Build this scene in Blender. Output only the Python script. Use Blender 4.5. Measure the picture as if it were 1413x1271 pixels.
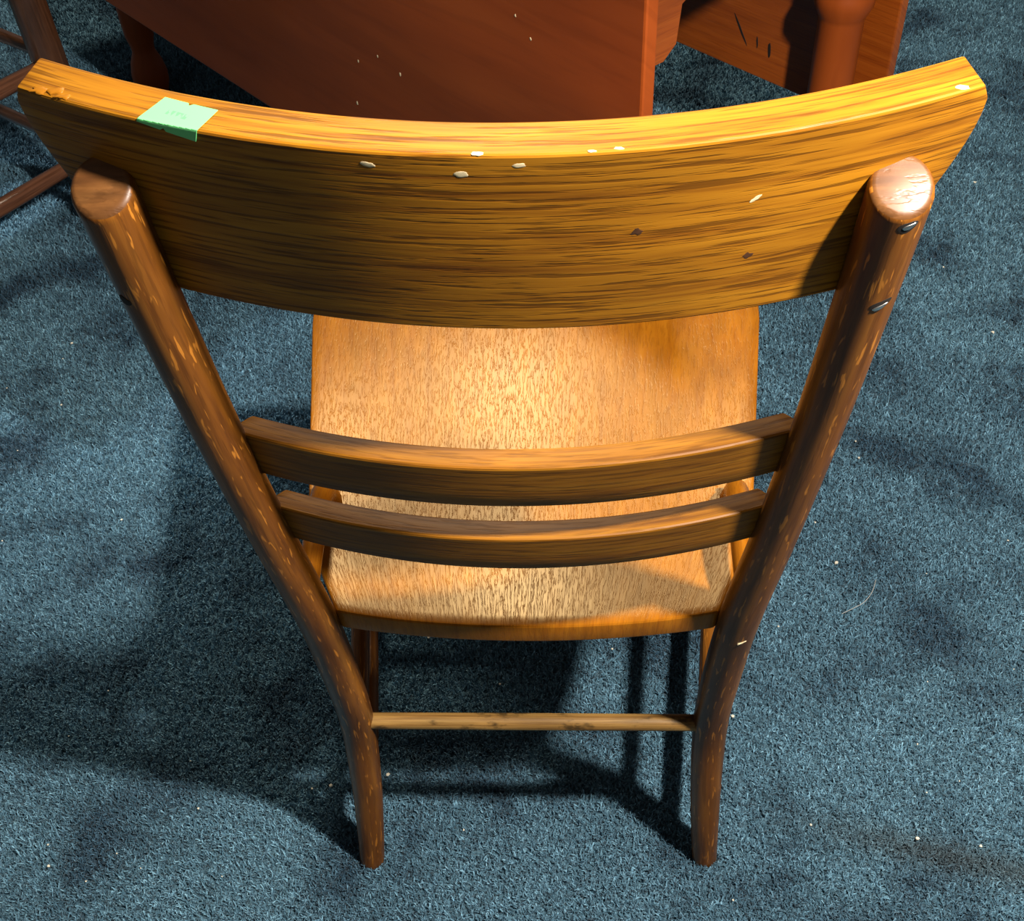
import bpy, bmesh, math, random
from mathutils import Vector, Matrix
from math import sin, cos, pi, radians

random.seed(7)
for o in list(bpy.data.objects):
    bpy.data.objects.remove(o, do_unlink=True)
scene = bpy.context.scene
col = scene.collection

# ------------------------------------------------------------------ camera
cam_data = bpy.data.cameras.new('camera')
cam_data.sensor_fit = 'HORIZONTAL'
cam_data.sensor_width = 36.0
cam_data.lens = 1615.42 / 1413.0 * 36.0
cam_data.clip_start = 0.02
cam_data.clip_end = 60
camera = bpy.data.objects.new('camera', cam_data)
col.objects.link(camera)
RGT = Vector((0.99893031, 0.02979983, -0.03535813))
UPV = Vector((0.00406222, 0.7051396, 0.70905687))
FWD = Vector((-0.04606219, 0.70844203, -0.70426427))
m = Matrix.Identity(4)
for i in range(3):
    m[i][0] = RGT[i]; m[i][1] = UPV[i]; m[i][2] = -FWD[i]
m.translation = Vector((0.03131229, -0.57278182, 1.16232195))
camera.matrix_world = m
scene.camera = camera

# ------------------------------------------------------------------ world, lights, exposure
world = bpy.data.worlds.new('room_ambience')
world.use_nodes = True
bg = world.node_tree.nodes['Background']
bg.inputs[0].default_value = (1.0, 0.97, 0.93, 1)
bg.inputs[1].default_value = 0.09
scene.world = world

def look_at(o, target):
    d = Vector(target) - o.location
    o.rotation_euler = d.to_track_quat('-Z', 'Y').to_euler()

def point_lamp(name, loc, power, radius, color):
    l = bpy.data.lights.new(name, 'POINT')
    l.energy = power; l.shadow_soft_size = radius; l.color = color
    o = bpy.data.objects.new(name, l); col.objects.link(o); o.location = loc
    return o

def ceiling_panel(name, loc, target, power, sx, sy, color):
    l = bpy.data.lights.new(name, 'AREA')
    l.shape = 'RECTANGLE'; l.size = sx; l.size_y = sy
    l.energy = power; l.color = color
    o = bpy.data.objects.new(name, l); col.objects.link(o); o.location = loc
    look_at(o, target)
    return o

point_lamp('shop_lamp', (0.505, -0.320, 1.44), 122, 0.032, (1.0, 0.94, 0.84))
ceiling_panel('ceiling_light', (-0.14, 2.10, 2.65), (0.0, 0.4, 0.3), 52, 0.30, 0.25, (1.0, 0.88, 0.68))
def spot_lamp(name, loc, target, power, angle, radius, color):
    l = bpy.data.lights.new(name, 'SPOT')
    l.energy = power; l.spot_size = radians(angle); l.spot_blend = 0.9; l.shadow_soft_size = radius; l.color = color
    o = bpy.data.objects.new(name, l); col.objects.link(o); o.location = loc
    look_at(o, target)
    return o
spot_lamp('left_fill_spot', (-2.2, 1.6, 2.3), (-1.08, 0.88, 0.0), 480, 31, 0.05, (1.0, 0.96, 0.90))  # unseen spot, added to brighten the carpet and dark chair at left

scene.view_settings.view_transform = 'Standard'
scene.view_settings.look = 'None'
scene.view_settings.gamma = 1
scene.view_settings.use_curve_mapping = False
scene.view_settings.exposure = 0.0

# ------------------------------------------------------------------ helpers
def link(name, me, mat, parent=None):
    o = bpy.data.objects.new(name, me)
    col.objects.link(o)
    if mat is not None:
        me.materials.append(mat)
    if parent is not None:
        o.parent = parent
    return o

def empty(name, loc=(0, 0, 0), label=None, cat=None, group=None):
    o = bpy.data.objects.new(name, None)
    col.objects.link(o)
    o.location = loc
    o.empty_display_size = 0.05
    tag(o, label, cat, group)
    return o

def tag(o, label=None, cat=None, group=None, kind=None):
    if label: o['label'] = label
    if cat: o['category'] = cat
    if group: o['group'] = group
    if kind: o['kind'] = kind
    return o

def finish(bm, name, smooth=True, ang=40):
    bmesh.ops.recalc_face_normals(bm, faces=bm.faces)
    me = bpy.data.meshes.new(name)
    bm.to_mesh(me); bm.free()
    if smooth:
        me.polygons.foreach_set('use_smooth', [True] * len(me.polygons))
        me.set_sharp_from_angle(angle=radians(ang))
    return me

def slab(fn, nu, nv, lu, lv, t, bevel=0.002, segs=2, grain='u'):
    """closed slab. fn(u, v, w) -> Vector, u v in 0..1, w in 0..1 through the thickness.
    UV: metres, first axis along the grain."""
    bm = bmesh.new()
    uvl = bm.loops.layers.uv.new('UVMap')
    V = {}
    for w in (0, 1):
        for i in range(nu + 1):
            for j in range(nv + 1):
                V[i, j, w] = bm.verts.new(fn(i / nu, j / nv, w))
    def face(keys):
        f = bm.faces.new([V[k] for k in keys])
        for lp, (i, j, w) in zip(f.loops, keys):
            a = i / nu * lu; b = j / nv * lv + w * t
            lp[uvl].uv = (a, b) if grain == 'u' else (b, a)
        return f
    for w in (0, 1):
        for i in range(nu):
            for j in range(nv):
                face([(i, j, w), (i + 1, j, w), (i + 1, j + 1, w), (i, j + 1, w)])
    for i in range(nu):
        for j in (0, nv):
            face([(i, j, 0), (i + 1, j, 0), (i + 1, j, 1), (i, j, 1)])
    for j in range(nv):
        for i in (0, nu):
            face([(i, j, 0), (i, j + 1, 0), (i, j + 1, 1), (i, j, 1)])
    bmesh.ops.recalc_face_normals(bm, faces=bm.faces)
    if bevel:
        es = [e for e in bm.edges if len(e.link_faces) == 2 and e.calc_face_angle(0) > radians(40)]
        bmesh.ops.bevel(bm, geom=es, offset=bevel, segments=segs, profile=0.5, affect='EDGES', clamp_overlap=True)
    return bm

def catmull(pts, n):
    """pts: list of tuples (x,y,z,r...) -> smooth resample, n per span"""
    out = []
    P = [tuple(p) for p in pts]
    P = [tuple(2 * a - b for a, b in zip(P[0], P[1]))] + P + [tuple(2 * a - b for a, b in zip(P[-1], P[-2]))]
    for k in range(1, len(P) - 2):
        p0, p1, p2, p3 = P[k - 1:k + 3]
        for s in range(n):
            t = s / n
            out.append(tuple(0.5 * (2 * b + (c - a) * t + (2 * a - 5 * b + 4 * c - d) * t * t + (3 * b - a - 3 * c + d) * t ** 3)
                             for a, b, c, d in zip(p0, p1, p2, p3)))
    out.append(P[-2])
    return out

def tube(path, seg=24, cap_round=0.0, cap_normals=(None, None), bumpy=0.0, squash=1.0):
    """path: list of (x,y,z,r). UV in metres, first axis along the tube."""
    bm = bmesh.new()
    uvl = bm.loops.layers.uv.new('UVMap')
    pts = [Vector(p[:3]) for p in path]; rad = [p[3] for p in path]
    n = len(pts)
    rings = []
    ref = Vector((1, 0, 0))
    s = 0; S = [0]
    for i in range(1, n):
        s += (pts[i] - pts[i - 1]).length; S.append(s)
    for i in range(n):
        t = (pts[min(i + 1, n - 1)] - pts[max(i - 1, 0)]).normalized()
        if abs(t.dot(ref)) > 0.95: ref = Vector((0, 1, 0))
        a = (ref - t * ref.dot(t)).normalized(); b = t.cross(a)
        ring = []
        cn = cap_normals[0] if i == 0 else cap_normals[1] if i == n - 1 else None
        for k in range(seg):
            th = 2 * pi * k / seg
            off = (a * cos(th) + b * sin(th) * squash) * rad[i]
            p = pts[i] + off
            if cn is not None:               # slanted cut: slide along the axis to the cut plane
                c = Vector(cn).normalized()
                p = p - t * (off.dot(c) / t.dot(c))
            ring.append(bm.verts.new(p))
        rings.append(ring)
    for i in range(n - 1):
        for k in range(seg):
            k2 = (k + 1) % seg
            f = bm.faces.new([rings[i][k], rings[i][k2], rings[i + 1][k2], rings[i + 1][k]])
            uv = [(S[i], k), (S[i], k + 1), (S[i + 1], k + 1), (S[i + 1], k)]
            for lp, (a_, kk) in zip(f.loops, uv):
                lp[uvl].uv = (a_, kk / seg * 2 * pi * 0.014)
    for ring, c, i in ((rings[0], -1, 0), (rings[-1], 1, n - 1)):
        r0 = rad[i]
        f = bm.faces.new(ring)
        for lp in f.loops:
            d = lp.vert.co - pts[i]
            lp[uvl].uv = (d.x * 0.3, d.y + 0.3)
        if cap_round:
            bmesh.ops.recalc_face_normals(bm, faces=bm.faces)
            es = [e for e in f.edges]
            bmesh.ops.bevel(bm, geom=es, offset=min(cap_round, r0 * 0.6), segments=3, profile=0.5, affect='EDGES')
    return bm

def lathe(profile, seg=28):
    """profile: list of (r, z)."""
    return tube([(0, 0, z, r) for r, z in profile], seg)

def disc(name, centre, normal, ra, rb, h, mat, parent=None, axis=None, wob=0.0, seg=14, label=None):
    """small elliptical button: ra along axis, rb across, h proud, rounded shoulder"""
    nrm = Vector(normal).normalized()
    ax = Vector(axis) if axis is not None else (Vector((1, 0, 0)) if abs(nrm.x) < .9 else Vector((0, 1, 0)))
    ax = (ax - nrm * ax.dot(nrm)).normalized(); bx_ = nrm.cross(ax)
    bm = bmesh.new()
    ws = [1 + wob * random.uniform(-1, 1) for _ in range(seg)]
    rings = []
    for f, z in ((1.0, -.6), (1.0, .35), (.86, .8), (.55, 1.0)):
        rings.append([bm.verts.new(Vector(centre) + ax * ra * f * ws[k] * cos(2 * pi * k / seg) + bx_ * rb * f * ws[k] * sin(2 * pi * k / seg) + nrm * h * z) for k in range(seg)])
    for r0, r1 in zip(rings, rings[1:]):
        for k in range(seg):
            bm.faces.new([r0[k], r0[(k + 1) % seg], r1[(k + 1) % seg], r1[k]])
    bm.faces.new(rings[0]); bm.faces.new(rings[-1])
    o = link(name, finish(bm, name, ang=60), mat, parent)
    if label: o['label'] = label
    return o

# ------------------------------------------------------------------ materials
def nt(name):
    mt = bpy.data.materials.new(name); mt.use_nodes = True
    t = mt.node_tree
    return mt, t, t.nodes, t.links, t.nodes['Principled BSDF']

def wood(name, dark, mid, light, along=5.0, across=160.0, pore=0.5, pore_al=14.0, pore_ac=420.0,
         rough=0.38, coat=0.3, coat_rough=0.2, bump=0.25, fleck=0.0, wear=0.0, seed=0.0, blotch=0.35,
         distort=0.25, spec=0.5):
    mt, t, N, L, bsdf = nt(name)
    uv = N.new('ShaderNodeUVMap'); uv.uv_map = 'UVMap'
    def mapped(sx, sy, off=0.0):
        mp = N.new('ShaderNodeMapping')
        mp.inputs['Scale'].default_value = (sx, sy, 1)
        mp.inputs['Location'].default_value = (seed + off, seed * 1.7 + off, seed)
        L.new(uv.outputs[0], mp.inputs[0]); return mp
    def noise(mp, detail=4, rough_=0.6, dist=0.0, scale=1.0):
        n = N.new('ShaderNodeTexNoise'); n.inputs['Scale'].default_value = scale
        n.inputs['Detail'].default_value = detail; n.inputs['Roughness'].default_value = rough_
        n.inputs['Distortion'].default_value = dist
        L.new(mp.outputs[0], n.inputs['Vector']); return n
    def ramp(src, stops):
        r = N.new('ShaderNodeValToRGB'); e = r.color_ramp.elements
        while len(e) < len(stops): e.new(0.5)
        for k, (p, c) in enumerate(stops):
            e[k].position = p; e[k].color = tuple(c) + (1,) if len(c) == 3 else c
        L.new(src, r.inputs[0]); return r
    def mix(fac, a, b, mode='MIX'):
        mx = N.new('ShaderNodeMix'); mx.data_type = 'RGBA'; mx.blend_type = mode
        if isinstance(fac, float): mx.inputs[0].default_value = fac
        else: L.new(fac, mx.inputs[0])
        for s, v in ((6, a), (7, b)):
            if isinstance(v, tuple): mx.inputs[s].default_value = v + (1,)
            else: L.new(v, mx.inputs[s])
        return mx.outputs[2]
    g = noise(mapped(along, across), 5, 0.62, distort)
    gr = ramp(g.outputs[0], [(0.30, dark), (0.5, mid), (0.72, light)])
    c = gr.outputs[0]
    bl = noise(mapped(along * 1.3, along * 4, 3.1), 3, 0.5)
    blr = ramp(bl.outputs[0], [(0.3, (1 - blotch,) * 3), (0.7, (1 + blotch * 0.5,) * 3)])
    c = mix(1.0, c, blr.outputs[0], 'MULTIPLY')
    p = noise(mapped(pore_al, pore_ac, 7.7), 3, 0.6, 0.15)
    pr = ramp(p.outputs[0], [(0.40, (1, 1, 1)), (0.49, (0, 0, 0))])
    mth = N.new('ShaderNodeMath'); mth.operation = 'MULTIPLY'; mth.inputs[1].default_value = pore
    L.new(pr.outputs[0], mth.inputs[0])
    c = mix(mth.outputs[0], c, tuple(v * 0.5 for v in dark))
    if fleck:
        fl = noise(mapped(40, 330, 5.5), 2, 0.5, 0.3)
        fr = ramp(fl.outputs[0], [(0.62, (0, 0, 0)), (0.66, (1, 1, 1))])
        fm = N.new('ShaderNodeMath'); fm.operation = 'MULTIPLY'; fm.inputs[1].default_value = fleck
        L.new(fr.outputs[0], fm.inputs[0])
        c = mix(fm.outputs[0], c, tuple(min(1, v * 2.2) for v in light))
    if wear:
        wn = noise(mapped(26, 30, 9.1), 4, 0.65)
        wr = ramp(wn.outputs[0], [(0.56, (0, 0, 0)), (0.66, (1, 1, 1))])
        wm = N.new('ShaderNodeMath'); wm.operation = 'MULTIPLY'; wm.inputs[1].default_value = wear
        L.new(wr.outputs[0], wm.inputs[0])
        c = mix(wm.outputs[0], c, tuple(v * 0.12 for v in mid))
    L.new(c, bsdf.inputs['Base Color'])
    bsdf.inputs['Roughness'].default_value = rough
    bsdf.inputs['Coat Weight'].default_value = coat
    bsdf.inputs['Coat Roughness'].default_value = coat_rough
    bsdf.inputs['Specular IOR Level'].default_value = spec
    b1 = N.new('ShaderNodeBump'); b1.inputs['Strength'].default_value = bump; b1.inputs['Distance'].default_value = 0.0006
    inv = N.new('ShaderNodeMath'); inv.operation = 'SUBTRACT'; inv.inputs[0].default_value = 1.0
    L.new(pr.outputs[0], inv.inputs[1]); L.new(inv.outputs[0], b1.inputs['Height'])
    b2 = N.new('ShaderNodeBump'); b2.inputs['Strength'].default_value = bump * 0.6; b2.inputs['Distance'].default_value = 0.0008
    L.new(g.outputs[0], b2.inputs['Height']); L.new(b1.outputs[0], b2.inputs['Normal'])
    L.new(b2.outputs[0], bsdf.inputs['Normal'])
    if coat: L.new(b2.outputs[0], bsdf.inputs['Coat Normal'])
    return mt

def plain(name, color, rough=0.5, metal=0.0, noise_amt=0.25, scale=60, bump=0.0):
    mt, t, N, L, bsdf = nt(name)
    tc = N.new('ShaderNodeTexCoord')
    n = N.new('ShaderNodeTexNoise'); n.inputs['Scale'].default_value = scale; n.inputs['Detail'].default_value = 4
    L.new(tc.outputs['Object'], n.inputs['Vector'])
    r = N.new('ShaderNodeValToRGB')
    r.color_ramp.elements[0].position = 0.3; r.color_ramp.elements[1].position = 0.7
    r.color_ramp.elements[0].color = tuple(v * (1 - noise_amt) for v in color) + (1,)
    r.color_ramp.elements[1].color = tuple(min(1, v * (1 + noise_amt)) for v in color) + (1,)
    L.new(n.outputs[0], r.inputs[0]); L.new(r.outputs[0], bsdf.inputs['Base Color'])
    bsdf.inputs['Roughness'].default_value = rough; bsdf.inputs['Metallic'].default_value = metal
    if bump:
        b = N.new('ShaderNodeBump'); b.inputs['Strength'].default_value = bump; b.inputs['Distance'].default_value = 0.001
        L.new(n.outputs[0], b.inputs['Height']); L.new(b.outputs[0], bsdf.inputs['Normal'])
    return mt

OAK_CREST = wood('oak_crest', (0.20, 0.062, 0.004), (0.38, 0.145, 0.007), (0.47, 0.195, 0.011),
                 along=6.0, across=150, pore=0.72, pore_al=15, pore_ac=430, rough=0.45, coat=0.0, bump=0.24, seed=1.0,
                 distort=0.5, blotch=0.22, spec=0.18)
OAK_SLAT = wood('oak_slat', (0.15, 0.048, 0.004), (0.28, 0.104, 0.007), (0.35, 0.145, 0.011),
                along=6.0, across=200, pore=0.5, pore_al=20, pore_ac=340, rough=0.45, coat=0.0, bump=0.15, seed=4.0, spec=0.16)
OAK_POST = wood('oak_post', (0.10, 0.030, 0.004), (0.19, 0.062, 0.007), (0.27, 0.100, 0.012),
                along=5.0, across=90, pore=0.35, pore_al=16, pore_ac=260, rough=0.36, coat=0.0,
                bump=0.12, fleck=0.6, seed=2.0, spec=0.32, blotch=0.5)
OAK_SEAT = wood('oak_seat', (0.26, 0.076, 0.004), (0.32, 0.104, 0.005), (0.36, 0.126, 0.007),
                along=14.0, across=110, pore=0.26, pore_al=65, pore_ac=520, rough=0.27, coat=0.0,
                bump=0.16, seed=3.0, blotch=0.2, spec=0.32)
OAK_SEAT.node_tree.nodes['Principled BSDF'].inputs['Specular Tint'].default_value = (1.0, 0.74, 0.34, 1)
OAK_CAP = wood('oak_end_grain', (0.10, 0.036, 0.010), (0.16, 0.062, 0.016), (0.22, 0.092, 0.026),
               along=60.0, across=60, pore=0.3, pore_al=200, pore_ac=200, rough=0.42, coat=0.0, bump=0.2, seed=5.0, spec=0.4)
OAK_PALE = wood('oak_pale', (0.20, 0.09, 0.02), (0.36, 0.19, 0.05), (0.46, 0.27, 0.08),
                along=8.0, across=150, pore=0.3, rough=0.5, coat=0.0, bump=0.2, wear=0.85, seed=6.4, spec=0.3)
MAHOGANY = wood('mahogany', (0.27, 0.050, 0.007), (0.33, 0.064, 0.009), (0.38, 0.080, 0.012),
                along=1.4, across=9, pore=0.15, pore_al=5, pore_ac=60, rough=0.42, coat=0.0, spec=0.25, bump=0.05, seed=8.0,
                distort=0.9, blotch=0.3)
MAHOGANY_LIT = wood('mahogany_lit', (0.30, 0.056, 0.006), (0.40, 0.084, 0.008), (0.46, 0.108, 0.012),
                along=2.0, across=60, pore=0.3, rough=0.32, coat=0.3, bump=0.1, seed=9.0)  # same mahogany with a lit, brighter tone put into the colour
DARK_WOOD = wood('dark_wood', (0.035, 0.014, 0.007), (0.075, 0.030, 0.014), (0.13, 0.058, 0.030),
                along=5.0, across=90, pore=0.4, rough=0.32, coat=0.35, bump=0.15, seed=11.0)
STEEL = plain('worn_steel', (0.55, 0.53, 0.50), 0.35, 1.0, 0.2, 200)
HOLE = plain('screw_hole', (0.012, 0.006, 0.003), 0.8, 0.0, 0.2, 200)
KNOT = plain('knot_brown', (0.06, 0.02, 0.004), 0.6, 0.0, 0.3, 300)
CHIP = plain('bare_wood', (0.75, 0.60, 0.36), 0.8, 0.0, 0.2, 400)
CRUMB = plain('crumb', (0.80, 0.74, 0.60), 0.8, 0.0, 0.2, 400)
THREAD = plain('thread', (0.55, 0.55, 0.52), 0.7, 0.0, 0.1, 400)

def sticker_mat():
    mt, t, N, L, bsdf = nt('green_sticker')
    uv = N.new('ShaderNodeUVMap'); uv.uv_map = 'UVMap'
    sep = N.new('ShaderNodeSeparateXYZ'); L.new(uv.outputs[0], sep.inputs[0])
    # faint, worn print: two short faded rows of stamped ink
    mp = N.new('ShaderNodeMapping'); mp.inputs['Scale'].default_value = (900, 300, 1)
    L.new(uv.outputs[0], mp.inputs[0])
    n = N.new('ShaderNodeTexNoise'); n.inputs['Scale'].default_value = 1.0; n.inputs['Detail'].default_value = 2
    L.new(mp.outputs[0], n.inputs['Vector'])
    def band(sock, lo, hi):
        a = N.new('ShaderNodeMath'); a.operation = 'GREATER_THAN'; a.inputs[1].default_value = lo; L.new(sock, a.inputs[0])
        b = N.new('ShaderNodeMath'); b.operation = 'LESS_THAN'; b.inputs[1].default_value = hi; L.new(sock, b.inputs[0])
        c = N.new('ShaderNodeMath'); c.operation = 'MULTIPLY'; L.new(a.outputs[0], c.inputs[0]); L.new(b.outputs[0], c.inputs[1])
        return c.outputs[0]
    bx = band(sep.outputs[0], 0.007, 0.016); by = band(sep.outputs[1], 0.0085, 0.0115)
    mm = N.new('ShaderNodeMath'); mm.operation = 'MULTIPLY'; L.new(bx, mm.inputs[0]); L.new(by, mm.inputs[1])
    th = N.new('ShaderNodeMath'); th.operation = 'GREATER_THAN'; th.inputs[1].default_value = 0.5; L.new(n.outputs[0], th.inputs[0])
    m2 = N.new('ShaderNodeMath'); m2.operation = 'MULTIPLY'; L.new(mm.outputs[0], m2.inputs[0]); L.new(th.outputs[0], m2.inputs[1])
    m3 = N.new('ShaderNodeMath'); m3.operation = 'MULTIPLY'; m3.inputs[1].default_value = 0.45; L.new(m2.outputs[0], m3.inputs[0])
    mx = N.new('ShaderNodeMix'); mx.data_type = 'RGBA'
    mx.inputs[6].default_value = (0.20, 0.78, 0.26, 1); mx.inputs[7].default_value = (0.06, 0.22, 0.12, 1)
    L.new(m3.outputs[0], mx.inputs[0]); L.new(mx.outputs[2], bsdf.inputs['Base Color'])
    bsdf.inputs['Roughness'].default_value = 0.6
    return mt
STICKER = sticker_mat()

def carpet_mat(name, pile=False):
    mt, t, N, L, bsdf = nt(name)
    geo = N.new('ShaderNodeNewGeometry')
    tc = geo.outputs['Position']
    def noise(scale, detail=3, rough=0.6, off=(0, 0, 0), sc=(1, 1, 0)):
        mp = N.new('ShaderNodeMapping'); mp.inputs['Location'].default_value = off; mp.inputs['Scale'].default_value = sc
        L.new(tc, mp.inputs[0])
        n = N.new('ShaderNodeTexNoise'); n.inputs['Scale'].default_value = scale
        n.inputs['Detail'].default_value = detail; n.inputs['Roughness'].default_value = rough
        L.new(mp.outputs[0], n.inputs['Vector']); return n.outputs[0]
    def ramp(src, stops):
        r = N.new('ShaderNodeValToRGB'); e = r.color_ramp.elements
        while len(e) < len(stops): e.new(0.5)
        for k, (p, c) in enumerate(stops):
            e[k].position = p; e[k].color = tuple(c) + (1,)
        L.new(src, r.inputs[0]); return r.outputs[0]
    def mul(a, b, mode='MULTIPLY', fac=1.0):
        mx = N.new('ShaderNodeMix'); mx.data_type = 'RGBA'; mx.blend_type = mode
        if isinstance(fac, float): mx.inputs[0].default_value = fac
        else: L.new(fac, mx.inputs[0])
        for s, v in ((6, a), (7, b)):
            if isinstance(v, tuple): mx.inputs[s].default_value = v + (1,)
            else: L.new(v, mx.inputs[s])
        return mx.outputs[2]
    fib = noise(330, 3, 0.7)
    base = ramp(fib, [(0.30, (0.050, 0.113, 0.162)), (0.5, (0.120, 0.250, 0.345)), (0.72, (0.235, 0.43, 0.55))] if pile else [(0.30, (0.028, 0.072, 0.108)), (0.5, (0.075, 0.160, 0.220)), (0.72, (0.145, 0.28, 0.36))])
    if pile:
        oi = N.new('ShaderNodeObjectInfo')
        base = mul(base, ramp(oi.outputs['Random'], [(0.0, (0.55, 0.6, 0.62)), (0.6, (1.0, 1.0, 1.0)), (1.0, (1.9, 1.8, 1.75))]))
    # brushed patches in the pile (footmarks), large and soft
    pa = ramp(noise(6.5, 3, 0.6, (3.3, 1.2, 0)), [(0.35, (0.40, 0.43, 0.48)), (0.49, (1, 1, 1)), (0.68, (1.25, 1.22, 1.2))])
    c = mul(base, pa)
    # faint brown soiled track right of the chair
    sep = N.new('ShaderNodeSeparateXYZ'); L.new(tc, sep.inputs[0])
    def m_(op, a, b=None):
        x = N.new('ShaderNodeMath'); x.operation = op
        for k, v in enumerate((a, b)):
            if v is None: continue
            if isinstance(v, (int, float)): x.inputs[k].default_value = v
            else: L.new(v, x.inputs[k])
        return x.outputs[0]
    # distance from line through (0.28,0.05)-(0.48,-0.0)
    ln = m_('ADD', m_('MULTIPLY', m_('SUBTRACT', sep.outputs[0], 0.28), 0.25), m_('SUBTRACT', sep.outputs[1], 0.045))
    gs = m_('POWER', 2.718, m_('MULTIPLY', m_('MULTIPLY', ln, ln), -2600.0))
    xr = N.new('ShaderNodeMapRange'); xr.interpolation_type = 'SMOOTHSTEP'
    xr.inputs['From Min'].default_value = 0.20; xr.inputs['From Max'].default_value = 0.42
    L.new(sep.outputs[0], xr.inputs[0])
    st = m_('MULTIPLY', m_('MULTIPLY', gs, xr.outputs[0]), 0.6)
    c = mul(c, (0.055, 0.055, 0.048), 'MIX', st)
    L.new(c, bsdf.inputs['Base Color'])
    bsdf.inputs['Roughness'].default_value = 0.95
    bsdf.inputs['Specular IOR Level'].default_value = 0.15
    bsdf.inputs['Sheen Weight'].default_value = 0.12
    bsdf.inputs['Sheen Roughness'].default_value = 0.5
    if pile:
        return mt
    b1 = N.new('ShaderNodeBump'); b1.inputs['Strength'].default_value = 0.9; b1.inputs['Distance'].default_value = 0.004
    L.new(fib, b1.inputs['Height'])
    b2 = N.new('ShaderNodeBump'); b2.inputs['Strength'].default_value = 0.5; b2.inputs['Distance'].default_value = 0.01
    L.new(noise(40, 3, 0.6), b2.inputs['Height']); L.new(b1.outputs[0], b2.inputs['Normal'])
    L.new(b2.outputs[0], bsdf.inputs['Normal'])
    return mt
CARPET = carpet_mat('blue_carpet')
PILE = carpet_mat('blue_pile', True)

# ------------------------------------------------------------------ floor
def grid_mesh(name, x0, x1, y0, y1, nx, ny, zf):
    bm = bmesh.new()
    vs = [[bm.verts.new((x0 + (x1 - x0) * i / nx, y0 + (y1 - y0) * j / ny,
                         zf(x0 + (x1 - x0) * i / nx, y0 + (y1 - y0) * j / ny))) for j in range(ny + 1)] for i in range(nx + 1)]
    for i in range(nx):
        for j in range(ny):
            bm.faces.new([vs[i][j], vs[i + 1][j], vs[i + 1][j + 1], vs[i][j + 1]])
    return finish(bm, name, ang=180)
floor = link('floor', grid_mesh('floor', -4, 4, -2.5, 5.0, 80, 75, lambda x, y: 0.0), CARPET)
tag(floor, 'dark blue cut pile carpet covering the shop floor', None, None, 'structure')

PILE_H = 0.0075
def tuft(seed):
    rnd = random.Random(seed); bm = bmesh.new()
    for b in range(3):
        a = rnd.uniform(0, 2 * pi); lean = rnd.uniform(.2, .9); wd = rnd.uniform(.00045, .0007); h = rnd.uniform(.0058, .0085)
        ox, oy = rnd.uniform(-.0009, .0009), rnd.uniform(-.0009, .0009)
        dx, dy = cos(a), sin(a); px, py = -dy, dx
        curl = rnd.uniform(-1.2, 1.2)
        row = []
        for k in range(4):
            t = k / 3
            r = lean * h * t * t * .8; sd = curl * h * .35 * t * t
            z = h * (t - .25 * t * t * lean)
            c = Vector((ox + dx * r + px * sd, oy + dy * r + py * sd, z))
            w = wd * (1 - .35 * t)
            row.append((bm.verts.new(c + Vector((px, py, 0)) * w), bm.verts.new(c - Vector((px, py, 0)) * w)))
        for k in range(3): bm.faces.new([row[k][0], row[k][1], row[k + 1][1], row[k + 1][0]])
    me = bpy.data.meshes.new('tuft'); bm.to_mesh(me); bm.free()
    me.polygons.foreach_set('use_smooth', [True] * len(me.polygons)); me.materials.append(PILE)
    return me
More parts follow.
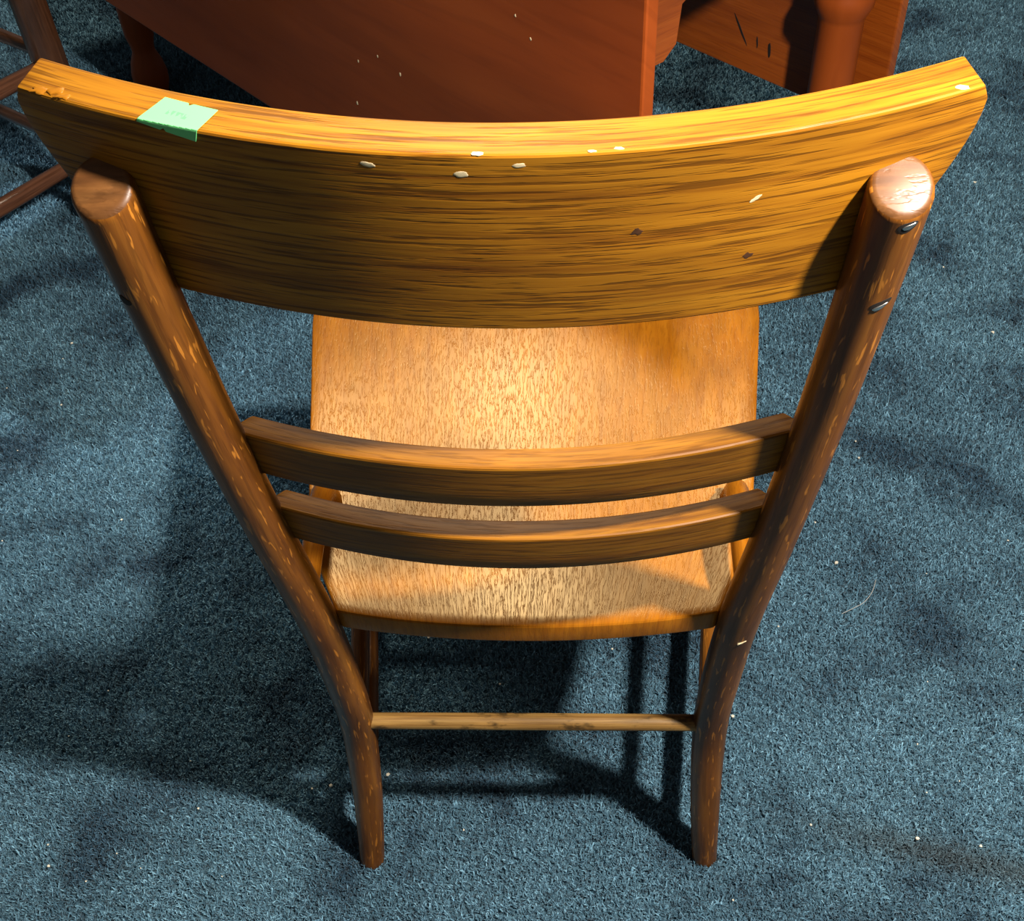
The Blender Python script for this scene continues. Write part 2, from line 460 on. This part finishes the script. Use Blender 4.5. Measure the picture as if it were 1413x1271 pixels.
def make_pile():
    bm = bmesh.new(); dl = bm.verts.layers.float.new('density'); sc = bm.verts.layers.float.new('tuft_size')
    rows = [(-.26, -.95, .85), (.2, -1.02, .92), (.6, -1.12, 1.0), (1.0, -1.25, 1.1), (1.5, -1.45, 1.2), (2.5, -1.75, 1.45)]
    dens = [1.0, .85, .62, .45, .32, .22]; size = [1.0, 1.05, 1.15, 1.3, 1.5, 1.75]
    V = []
    for (y, xl, xr), d, s_ in zip(rows, dens, size):
        a, b = bm.verts.new((xl, y, .0002)), bm.verts.new((xr, y, .0002))
        for v in (a, b): v[dl] = d; v[sc] = s_
        V.append((a, b))
    for (a, b), (c, d) in zip(V, V[1:]): bm.faces.new([a, b, d, c])
    me = bpy.data.meshes.new('carpet_pile'); bm.to_mesh(me); bm.free()
    o = link('carpet_pile', me, PILE, floor)
    o['kind'] = 'stuff'; o['label'] = 'short curled blue carpet fibres'
    holder = bpy.data.node_groups.new('pile_nodes', 'GeometryNodeTree')
    g = holder
    g.interface.new_socket('Geometry', in_out='INPUT', socket_type='NodeSocketGeometry')
    g.interface.new_socket('Geometry', in_out='OUTPUT', socket_type='NodeSocketGeometry')
    N, L = g.nodes, g.links
    gi, go = N.new('NodeGroupInput'), N.new('NodeGroupOutput')
    dist = N.new('GeometryNodeDistributePointsOnFaces'); dist.distribute_method = 'RANDOM'
    at = N.new('GeometryNodeInputNamedAttribute'); at.data_type = 'FLOAT'; at.inputs['Name'].default_value = 'density'
    ml = N.new('ShaderNodeMath'); ml.operation = 'MULTIPLY'; ml.inputs[1].default_value = PILE_DENSITY
    L.new(at.outputs[0], ml.inputs[0])
    L.new(gi.outputs[0], dist.inputs['Mesh']); L.new(ml.outputs[0], dist.inputs['Density'])
    inst = N.new('GeometryNodeInstanceOnPoints')
    L.new(dist.outputs['Points'], inst.inputs['Points'])
    join = N.new('GeometryNodeGeometryToInstance')
    for k in range(6):
        # each tuft kept as instance source through its own mesh object stored in the node
        src = bpy.data.objects.new('tuft_source', tuft(100 + k))
        oi = N.new('GeometryNodeObjectInfo'); oi.inputs['Object'].default_value = src; oi.inputs['As Instance'].default_value = False
        L.new(oi.outputs['Geometry'], join.inputs[0])
    L.new(join.outputs[0], inst.inputs['Instance'])
    inst.inputs['Pick Instance'].default_value = True
    rv = N.new('FunctionNodeRandomValue'); rv.data_type = 'FLOAT_VECTOR'
    rv.inputs[0].default_value = (-.35, -.35, 0); rv.inputs[1].default_value = (.35, .35, 6.283)
    L.new(rv.outputs[0], inst.inputs['Rotation'])
    ts = N.new('GeometryNodeInputNamedAttribute'); ts.data_type = 'FLOAT'; ts.inputs['Name'].default_value = 'tuft_size'
    rs = N.new('FunctionNodeRandomValue'); rs.data_type = 'FLOAT'
    rs.inputs[2].default_value = .75; rs.inputs[3].default_value = 1.2
    mm = N.new('ShaderNodeMath'); mm.operation = 'MULTIPLY'
    L.new(ts.outputs[0], mm.inputs[0]); L.new(rs.outputs[1], mm.inputs[1])
    L.new(mm.outputs[0], inst.inputs['Scale'])
    L.new(inst.outputs[0], go.inputs[0])
    md = o.modifiers.new('pile', 'NODES'); md.node_group = g
    return o
PILE_DENSITY = 190000.0
make_pile()

# ------------------------------------------------------------------ the oak chair
chair = empty('side_chair', (0, 0, 0), 'old oak ladder-back side chair seen from behind, with green sticker on top rail', 'chair')

def pchip(table, z):
    if z <= table[0][0]: return table[0][1]
    for (z0, v0), (z1, v1) in zip(table, table[1:]):
        if z <= z1:
            return v0 + (v1 - v0) * (z - z0) / (z1 - z0)
    (z0, v0), (z1, v1) = table[-2:]
    return v1 + (v1 - v0) * (z - z1) / (z1 - z0)

PX = [(0, .1740), (.12, .1655), (.245, .1605), (.34, .1610), (.44, .1640), (.60, .1762), (.70, .1818), (.80, .1855), (.90, .1880)]
YP, SL = -.0166, -.183
def post_y(z): return YP + SL * (z - .44)
def post_path(sx):
    key = [(0, .0, .0118), (.06, .0065, .0128), (.14, .013, .0138), (.245, .0135, .0146), (.34, .0005, .0148), (.44, YP, .0146), (.56, None, .0142),
           (.68, None, .0139), (.80, None, .0142), (.866 if sx > 0 else .873, None, .0146)]
    pts = []
    for z, y, r in key:
        yy = post_y(z) if y is None else y
        if sx > 0 and z < .1: yy += .007 * (1 - z / .1)
        pts.append((sx * pchip(PX, z), yy, z, r * 1.07))
    return catmull(pts, 6)

posts = []
for sx in (-1, 1):
    bm = tube(post_path(sx), 28, cap_round=0.0035, cap_normals=(Vector((0, 0, 1)), Vector((0.0, -0.55, 0.83))))
    me = finish(bm, 'rear_leg', ang=50)
    o = link('rear_leg', me, OAK_POST, chair)
    me.materials.append(OAK_CAP)
    for pl in me.polygons:
        if pl.center.z > .84 and pl.normal.dot(Vector((0, -.55, .83)).normalized()) > .75: pl.material_index = 1
    posts.append(o)

# crest rail: bent board on the front of the posts
R0, OFF0 = .45, -.028
def crest_pt(x, z, w, t=.0225):
    """rear surface (w=0) and front surface (w=1)"""
    y = post_y(z) + OFF0 + x * x / (2 * R0)
    nx = -x / R0; nl = math.sqrt(nx * nx + 1)
    dirv = Vector((.55 * nx / nl, 1 / nl, .18)).normalized()
    return Vector((x, y, z)) + dirv * t * w
def crest_fn(u, v, w):
    s = 2 * u - 1
    hb, ht = .1815, .2225
    # side outline: rounded shoulder that sweeps in to the post
    if v > .55:
        k = (v - .55) / .45
        half = .2135 + (.2245 - .2135) * math.sin(min(1, k * 1.25) * pi / 2)
        if k > .8: half -= .004 * ((k - .8) / .2) ** 2
    else:
        k = v / .55
        half = hb + (.2135 - hb) * k ** 0.9
    x = s * half
    zb = .7945 + .001 * s * s - .0035 * s
    zt = .9042 + .0045 * s * s - .0045 * s
    z = zb + (zt - zb) * v
    return crest_pt(x, z, w)
bm = slab(crest_fn, 48, 14, .445, .112, .0225, bevel=.0014, segs=2)
crest = link('crest_rail', finish(bm, 'crest_rail', ang=22), OAK_CREST, chair)

# two narrow bent slats
def slat(zt_, zb_, extra):
    def fn(u, v, w):
        s = 2 * u - 1
        z = zb_ + (zt_ - zb_) * v
        half = pchip(PX, z) - .006 + (0.0045 if w == 0 else -.004)
        x = s * half
        y = post_y(z) + OFF0 + extra + x * x / (2 * R0)
        nx = -x / R0; nl = math.sqrt(nx * nx + 1)
        return Vector((x, y, z)) + Vector((nx / nl, 1 / nl, .10)).normalized() * .0165 * w
    return slab(fn, 32, 3, .35, zt_ - zb_, .0165, bevel=.0018, segs=2)
sl1 = link('back_slat', finish(slat(.672, .631, .000), 'back_slat', ang=22), OAK_SLAT, chair)
sl2 = link('back_slat', finish(slat(.5905, .553, .001), 'back_slat', ang=22), OAK_SLAT, chair)

# seat: dished plank
SY0, SY1 = -.012, .392
def seat_half(y):
    T = [(-.03, .143), (-.012, .149), (.03, .168), (.06, .180), (.107, .189), (.354, .2235), (.392, .226)]
    return pchip(T, y)
def seat_fn(u, v, w):
    y0 = SY0 + (SY1 - SY0) * v
    s = 2 * u - 1
    half = seat_half(y0)
    rear = -.0135 * (1 - s * s) * (1 - v) ** 6
    front = .012 * (1 - s * s) * v ** 8
    y = y0 + rear + front
    x = s * half
    dish = -.010 * (1 - s ** 4) * math.exp(-((y - .17) / .16) ** 2)
    z = .440 + dish - .022 * (1 - w)
    if w == 0:
        z = .418
        x *= .985
    return Vector((x, y, z))
bm = slab(seat_fn, 40, 40, .42, .40, .022, bevel=.0028, segs=3, grain='v')
seat = link('seat', finish(bm, 'seat', ang=22), OAK_SEAT, chair)

# front legs, stretchers
FLX = lambda z: .212 - .028 * (z / .42)
FLY = lambda z: .352 - .02 * (z / .42)
for sx in (-1, 1):
    pts = [(sx * FLX(z), FLY(z), z, r) for z, r in ((0, .012), (.05, .014), (.10, .0165), (.17, .0150), (.24, .0175), (.32, .0165), (.40, .0180), (.419, .0180))]
    link('front_leg', finish(tube(catmull(pts, 5), 22, cap_round=.002), 'front_leg', ang=50), OAK_POST, chair)
def stretcher(name, a, b, r, mat, bulge=1.12):
    a, b = Vector(a), Vector(b)
    pts = []
    for k in range(13):
        t = k / 12
        p = a.lerp(b, t)
        pts.append((p.x, p.y, p.z, r * (1 + (bulge - 1) * math.sin(pi * t))))
    return link(name, finish(tube(pts, 18), name, ang=50), mat, chair)
def rear_at(z, sx):
    p = min(post_path(sx), key=lambda q: abs(q[2] - z))
    return Vector(p[:3])
stretcher('rear_stretcher', rear_at(.240, -1) + Vector((.004, 0, 0)), rear_at(.243, 1) - Vector((.004, 0, 0)), .0076, OAK_PALE, 1.03)
for sx in (-1, 1):
    for z in (.105, .235):
        stretcher('side_stretcher', rear_at(z, sx) + Vector((0, .004, 0)), (sx * FLX(z), FLY(z), z + .005), .0095 if z < .2 else .0085, OAK_POST)
for z in (.14, .27):
    stretcher('front_stretcher', (-FLX(z), FLY(z), z), (FLX(z), FLY(z), z), .009, OAK_POST)

# bent hip braces from posts down to the seat
for sx in (-1, 1):
    path = [(sx * .1650, -.014, .470, .0075), (sx * .1655, .020, .479, .0085), (sx * .1675, .058, .476, .0090),
            (sx * .1705, .088, .464, .0095), (sx * .1730, .103, .449, .0110), (sx * .1735, .1065, .4375, .0135)]
    hb = link('hip_brace', finish(tube(catmull(path, 6), 16, squash=1.25), 'hip_brace', ang=50), OAK_SEAT, chair)
    disc('screw', Vector((sx * .1690, .1130, .4545)), Vector((0, .35, .93)), .0042, .0030, .0016, STEEL, hb)

# ------------------------------------------------------------------ table behind
tb_n = Vector((.735, .677, 0)).normalized()
tb_d = Vector((.677, -.735, 0)).normalized()
def T(d, n, z): return tb_d * d + tb_n * n + Vector((0, 0, z))
table = empty('drop_leaf_table', T(-1.1, .74, 0), 'reddish mahogany drop-leaf table with hanging leaves and turned legs', 'table')
TINV = Matrix.Translation(-table.location)
def tpart(name, bm, mat, ang=22):
    bm.transform(TINV)
    return link(name, finish(bm, name, ang=ang), mat, table)
def board(d0, d1, n0, n1, z0, z1, bev=.003, nu=2, nv=2, grain='u'):
    """board whose long axis is d; thickness n"""
    return slab(lambda u, v, w: T(d0 + (d1 - d0) * u, n0 + (n1 - n0) * w, z0 + (z1 - z0) * v), nu, nv, abs(d1 - d0), z1 - z0, abs(n1 - n0), bevel=bev)
near_leaf = tpart('table_leaf', board(-1.98, -.305, .429, .447, .28, .752), MAHOGANY)
far_leaf = tpart('table_leaf', board(-1.86, -.405, 1.036, 1.054, .28, .752), MAHOGANY_LIT)
for d_, z_, r_ in ((-.823, .451, .0022), (-.775, .474, .0018), (-.728, .466, .0024), (-.840, .384, .0028), (-.497, .615, .0018), (-.473, .597, .0020)):
    disc('paint_speck', T(d_, .429, z_) - table.location, -tb_n, r_ * .7, r_, .0004, CHIP, near_leaf, wob=.3, label='tiny pale speck')
for d_, z_, ra_, rb_, tl in ((-.674, .343, .026, .0022, -.95), (-.615, .330, .013, .0032, -1.5), (-.640, .335, .010, .0016, -1.45)):
    disc('scratch', T(d_, 1.036, z_) - table.location, -tb_n, ra_, rb_, .0004, HOLE, far_leaf, axis=tb_d * cos(tl) + Vector((0, 0, sin(tl))), wob=.15, label='dark gouge')
tpart('tabletop', slab(lambda u, v, w: T(-1.98 + 1.60 * u, .449 + .585 * v, .74 + .02 * w), 2, 2, 1.6, .585, .02, bevel=.004), MAHOGANY)
tpart('apron', board(-1.90, -.45, .475, .495, .58, .74), MAHOGANY)
tpart('apron', board(-1.90, -.45, .995, 1.015, .58, .74), MAHOGANY)
# end apron with stepped bracket corners
def end_apron(dd):
    bm = bmesh.new(); uvl = bm.loops.layers.uv.new('UVMap')
    prof = [(.475, .74), (.475, .530), (.592, .530), (.612, .545), (.618, .590), (.660, .612), (.90, .618), (1.015, .618), (1.015, .74)]
    A = [bm.verts.new(T(dd, n_, z_)) for n_, z_ in prof]; B = [bm.verts.new(T(dd + .02, n_, z_)) for n_, z_ in prof]
    k = len(prof)
    fs = [bm.faces.new(A), bm.faces.new(B)] + [bm.faces.new([A[i], A[(i + 1) % k], B[(i + 1) % k], B[i]]) for i in range(k)]
    for f in fs:
        for lp in f.loops:
            q = lp.vert.co; lp[uvl].uv = (q.dot(tb_n), q.z)
    return bm
tpart('end_apron', end_apron(-.448), MAHOGANY_LIT)
tpart('end_apron', end_apron(-1.905), MAHOGANY_LIT)
leg_prof = [(.020, 0), (.030, .012), (.036, .035), (.037, .052), (.032, .078), (.023, .100), (.0235, .112), (.029, .135), (.031, .17), (.031, .30),
            (.031, .445), (.033, .452), (.0405, .468), (.0405, .482), (.034, .498), (.035, .51), (.035, .585), (.035, .66), (.035, .735)]
for d_, n_ in ((-.462, .545), (-.462, .985), (-1.80, .535), (-1.80, .985)):
    bm = lathe(leg_prof, 28)
    bm.transform(Matrix.Translation(T(d_, n_, 0)))
    tpart('table_leg', bm, MAHOGANY, 60)

# ------------------------------------------------------------------ dark chair at the left
F = Vector((-.787, 1.165, 0))
e1 = Vector((-.815, .58, 0)).normalized(); e2 = Vector((-.52, -.855, 0)).normalized()
lc = empty('dark_wood_chair', F + e1 * .19 + e2 * .18, 'dark brown wooden chair with double rungs, cut off at upper left', 'chair')
LINV = Matrix.Translation(-lc.location)
def lpart(name, bm, mat=DARK_WOOD, ang=50):
    bm.transform(LINV)
    return link(name, finish(bm, name, ang=ang), mat, lc)
for a, b in ((0, 0), (.38, 0), (0, .37), (.38, .37)):
    P = F + e1 * a + e2 * b
    out = (e1 * (1 if a else -1) + e2 * (1 if b else -1)) * .010
    pts = [(P.x + out.x * (1 - z / .45), P.y + out.y * (1 - z / .45), z, r) for z, r in ((0, .018), (.06, .022), (.15, .0255), (.3, .0268), (.46, .0265))]
    lpart('leg', tube(catmull(pts, 5), 22, cap_round=.003))
def rung(a, b, z, r, mat):
    P = F + e1 * a[0] + e2 * a[1]; Q = F + e1 * b[0] + e2 * b[1]
    pts = []
    for k in range(9):
        t = k / 8; p = P.lerp(Q, t)
        pts.append((p.x, p.y, z, r * (1 + .1 * sin(pi * t))))
    lpart('rung', tube(pts, 16), mat)
RUNG_L = wood('rung_wood', (0.10, 0.036, 0.016), (0.20, 0.080, 0.040), (0.28, 0.12, 0.065), along=5, across=90, pore=.3, rough=.3, coat=.4, bump=.1, seed=13.0)
for z, r in ((.345, .0100), (.185, .0100)):
    rung((0, 0), (.38, 0), z, r, DARK_WOOD); rung((0, .37), (.38, .37), z, r, DARK_WOOD)
for z, r in ((.325, .0125), (.155, .0125)):
    rung((0, 0), (0, .37), z, r, RUNG_L); rung((.38, 0), (.38, .37), z, r, RUNG_L)
lpart('seat', slab(lambda u, v, w: F + e1 * (-.02 + .42 * u) + e2 * (-.02 + .41 * v) + Vector((0, 0, .46 + .028 * w)), 2, 2, .42, .41, .028, bevel=.006, segs=3), DARK_WOOD)

# ------------------------------------------------------------------ small marks on the oak chair
def crest_normal(x):
    n = Vector((x / R0, -1, -.18)); return n.normalized()
def on_crest(x, z): return crest_pt(x, z, 0)
for x, z, ra, rb, tilt in ((-.0539, .8985, .0040, .0017, -.1), (-.0133, .8940, .0040, .0021, -.05), (.0117, .8985, .0034, .0015, .15),
                           (.1182, .8673, .0036, .0013, .6)):
    disc('bare_wood_chip', on_crest(x, z), crest_normal(x), ra * .8, rb * .8, .00012, CHIP, crest, axis=(cos(tilt), 0, sin(tilt)), wob=.22, label='pale bare wood chip')
for x, z, r in ((.064, .8562, .0018), (.1195, .8315, .0018)):
    disc('knot', on_crest(x, z), crest_normal(x), r * 1.4, r, .0001, KNOT, crest, wob=.35, label='small dark knot')
def crest_top(x, q):
    """q > 0: metres forward on the top face, q < 0: metres down the rear face"""
    s_ = x / .2205
    zt = .9042 + .0045 * s_ * s_ - .0045 * s_
    if q >= 0: return crest_pt(x, zt, q / .0225)
    return crest_pt(x, zt + q, 0)
for x, q, ra, rb in ((-.0059, .0015, .0028, .0012), (.0545, .0020, .0022, .0009), (.2100, .0030, .0032, .0016), (.0430, .0012, .0020, .0007)):
    disc('bare_wood_chip', crest_top(x, q), (0, -.2, 1), ra, rb, .0003, CHIP, crest, wob=.25, label='pale bare wood chip')
for k, (x, q, ra, rb) in enumerate(((-.2085, .0022, .0050, .0020), (-.2020, .0040, .0046, .0022), (-.1960, .0022, .0040, .0016))):
    disc('gouge', crest_top(x, q), (0, -.2, 1), ra, rb, .0007, OAK_CREST, crest, wob=.4, label='gouged worn corner')

# price sticker folded over the rear top edge
def sticker():
    bm = bmesh.new(); uvl = bm.loops.layers.uv.new('UVMap')
    TL, TR, BR, BL = (-.1510, .0165), (-.1245, .0145), (-.1315, -.0062), (-.1585, -.0012)
    nu, nv = 20, 48
    V = {}
    for i in range(nu + 1):
        for j in range(nv + 1):
            u, v = i / nu, j / nv
            vv = v
            if i == nu // 2 and j > nv - 4: vv = v - .02 * (j - nv + 4)
            if i == nu // 2 - 1 and j < 4: vv = v + .02 * (4 - j)
            top = (TL[0] + (TR[0] - TL[0]) * u, TL[1] + (TR[1] - TL[1]) * u)
            bot = (BL[0] + (BR[0] - BL[0]) * u, BL[1] + (BR[1] - BL[1]) * u)
            x = bot[0] + (top[0] - bot[0]) * vv; q = bot[1] + (top[1] - bot[1]) * vv
            p = crest_top(x, q)
            lift = Vector((0, 0, .0006)) if q >= .001 else (crest_normal(x) * .0007 + Vector((0, 0, .0004)) if q < -.0005 else Vector((0, -.0005, .0006)))
            for w in (0, 1):
                V[i, j, w] = (bm.verts.new(p + lift * (1 if w else .55)), (u * .024, v * .018))
    def face(k):
        f = bm.faces.new([V[a][0] for a in k])
        for lp, a in zip(f.loops, k): lp[uvl].uv = V[a][1]
    for w in (0, 1):
        for i in range(nu):
            for j in range(nv): face([(i, j, w), (i + 1, j, w), (i + 1, j + 1, w), (i, j + 1, w)])
    for i in range(nu):
        for j in (0, nv): face([(i, j, 0), (i + 1, j, 0), (i + 1, j, 1), (i, j, 1)])
    for j in range(nv):
        for i in (0, nu): face([(i, j, 0), (i, j + 1, 0), (i, j + 1, 1), (i, j, 1)])
    return bm
st = link('price_sticker', finish(sticker(), 'price_sticker', ang=30), STICKER, crest)
st['label'] = 'bright green paper price sticker'

# screw holes in the posts, lying in the round surface
def round_patch(name, sx, z, ang, ra, rb, rot, lift, mat, parent, label, wob=.08):
    path = post_path(sx)
    P = min(path, key=lambda q: abs(q[2] - z)); r = P[3]; c = Vector(P[:3]) + Vector((0, SL, 1)) * (z - P[2])
    ax = Vector((sx * .04, SL, 1)).normalized()
    e0 = Vector((sin(ang), -cos(ang), 0)); e0 = (e0 - ax * e0.dot(ax)).normalized(); e1_ = ax.cross(e0)
    bm = bmesh.new(); seg = 18; rings = []
    def P3(a, h, rr): return c + ax * h + (e0 * cos(a / r) + e1_ * sin(a / r)) * rr
    for f, l in ((1.0, -.0006), (1.0, lift * .6), (.8, lift), (.4, lift)):
        ring = []
        for k in range(seg):
            t = 2 * pi * k / seg; w_ = 1 + wob * sin(3 * t + 1)
            u_, v_ = ra * f * w_ * cos(t), rb * f * w_ * sin(t)
            ring.append(bm.verts.new(P3(u_ * cos(rot) - v_ * sin(rot), u_ * sin(rot) + v_ * cos(rot), r + l)))
        rings.append(ring)
    for r0, r1 in zip(rings, rings[1:]):
        for k in range(seg): bm.faces.new([r0[k], r0[(k + 1) % seg], r1[(k + 1) % seg], r1[k]])
    bm.faces.new(rings[0]); bm.faces.new(rings[-1])
    o = link(name, finish(bm, name, ang=60), mat, parent); o['label'] = label
    return o
for sx, z, ang, ra, rb, rot, scr in ((1, .8535, .20, .0050, .0030, .45, (.0006, .0003)), (1, .8010, .24, .0060, .0028, .55, (-.0002, -.0016)), (-1, .8080, -.55, .0040, .0030, -.3, None)):
    po = posts[0 if sx < 0 else 1]
    h = round_patch('screw_hole', sx, z, ang, ra, rb, rot, .00015, HOLE, po, 'dark screw hole')
    if scr: round_patch('screw', sx, z + scr[1], ang + scr[0] / .015, ra * .70, rb * .48, rot, .0005, STEEL, h, 'worn steel screw head', .15)
disc('splinter', rear_at(.428, 1) + Vector((.15, -.98, .1)).normalized() * .0157, (.15, -.98, .1), .0034, .0010, .0012, CHIP, posts[1], axis=(.8, 0, .5), wob=.4, label='pale raised splinter')

# ------------------------------------------------------------------ litter on the carpet
CR = [(-0.515, -0.015, 1.5), (-0.523, 0.009, 1.2), (-0.47, -0.031, 1.1), (-0.446, 0.0, 0.8), (-0.37, 0.053, 1.2), (-0.541, 0.142, 0.8), (-0.392, 0.111, 0.8), (-0.249, 0.078, 1.2), (-0.229, 0.082, 2.0), (-0.167, 0.096, 2.4), (-0.079, 0.031, 1.2), (0.086, 0.267, 1.3), (-0.047, 0.216, 1.3), (-0.137, 0.283, 1.8), (-0.512, 0.204, 0.9), (-0.57, 0.478, 1.5), (-0.722, 0.44, 1.0), (-0.416, -0.016, 0.8), (-0.328, -0.024, 0.8), (0.374, 0.402, 2.3), (0.358, 0.471, 1.4), (0.288, 0.301, 1.3), (0.42, 0.139, 1.2), (0.396, 0.027, 1.9), (0.459, 0.019, 1.5), (0.288, 0.041, 1.5), (0.198, -0.042, 1.1), (0.417, 0.08, 0.8), (0.455, 0.094, 0.8), (0.598, 0.439, 1.4), (0.483, 0.384, 0.9), (0.22, 0.174, 2.1), (0.449, 0.222, 0.8), (0.552, 0.24, 0.8), (0.766, 1.291, 3.0), (0.652, 1.035, 1.8), (0.688, 0.864, 2.6), (-0.753, 0.857, 2.3), (-0.725, 0.711, 1.6), (-0.822, 0.75, 1.1), (-0.756, 0.819, 1.1), (-0.759, 0.613, 1.0), (0.437, 0.624, 1.5), (0.436, 0.591, 1.5)]
SPECIAL = {(-0.229, 0.082): 'larger of two cream crumbs just left of the left rear chair leg',
           (-0.249, 0.078): 'smaller of two cream crumbs just left of the left rear chair leg',
           (-0.167, 0.096): 'cream crumb just right of the left rear chair leg, below the rear stretcher',
           (0.22, 0.174): 'cream crumb touching the right side of the right rear chair leg',
           (0.374, 0.402): 'cream crumb on the carpet just above and left of the pale thread',
           (-0.137, 0.283): 'white crumb at the rear edge of the seat, left of its middle',
           (0.086, 0.267): 'white crumb on the lit strip of carpet under the seat, between chair legs',
           (-0.047, 0.216): 'tiny crumb in the dark shadow under the seat, between chair legs',
           (-0.079, 0.031): 'tiny crumb between the two rear feet of the oak chair',
           (0.766, 1.291): 'white crumb right of the oak chair, nearest to the end of its top rail',
           (0.396, 0.027): 'cream crumb on the brown soiled track, left of another crumb',
           (0.459, 0.019): 'cream crumb furthest right on the brown soiled track of the carpet',
           (0.288, 0.041): 'cream crumb nearest the right rear foot on the brown soiled track',
           (-0.515, -0.015): 'largest cream crumb at the lower left corner of the carpet'}
def crumb_mesh():
    bm = bmesh.new()
    bmesh.ops.create_icosphere(bm, subdivisions=1, radius=1.0)
    for v in bm.verts: v.co *= random.uniform(.65, 1.15); v.co.z *= .7
    me = finish(bm, 'crumb', ang=30); me.materials.append(CRUMB); return me
crumb_meshes = [crumb_mesh() for _ in range(4)]
for k, (x, y, r) in enumerate(CR):
    o = bpy.data.objects.new('crumb', crumb_meshes[k % 4]); col.objects.link(o)
    o.location = (x, y, PILE_H + .0005); o.scale = (r * .0012,) * 3
    o.rotation_euler = (0, 0, random.uniform(0, 6))
    tag(o, SPECIAL.get((x, y), 'tiny pale crumb scattered on the open dark blue carpet'), 'crumb', 'white crumbs on the carpet')
tp = catmull([(.418, .373, PILE_H + .002, .00035), (.409, .352, PILE_H + .004, .0004), (.397, .337, PILE_H + .003, .0004), (.383, .328, PILE_H + .0025, .0004), (.367, .320, PILE_H + .001, .0003)], 6)
th = link('thread', finish(tube(tp, 6), 'thread', ang=80), THREAD)
tag(th, 'thin curved pale thread lying on the carpet right of the oak chair', 'thread')
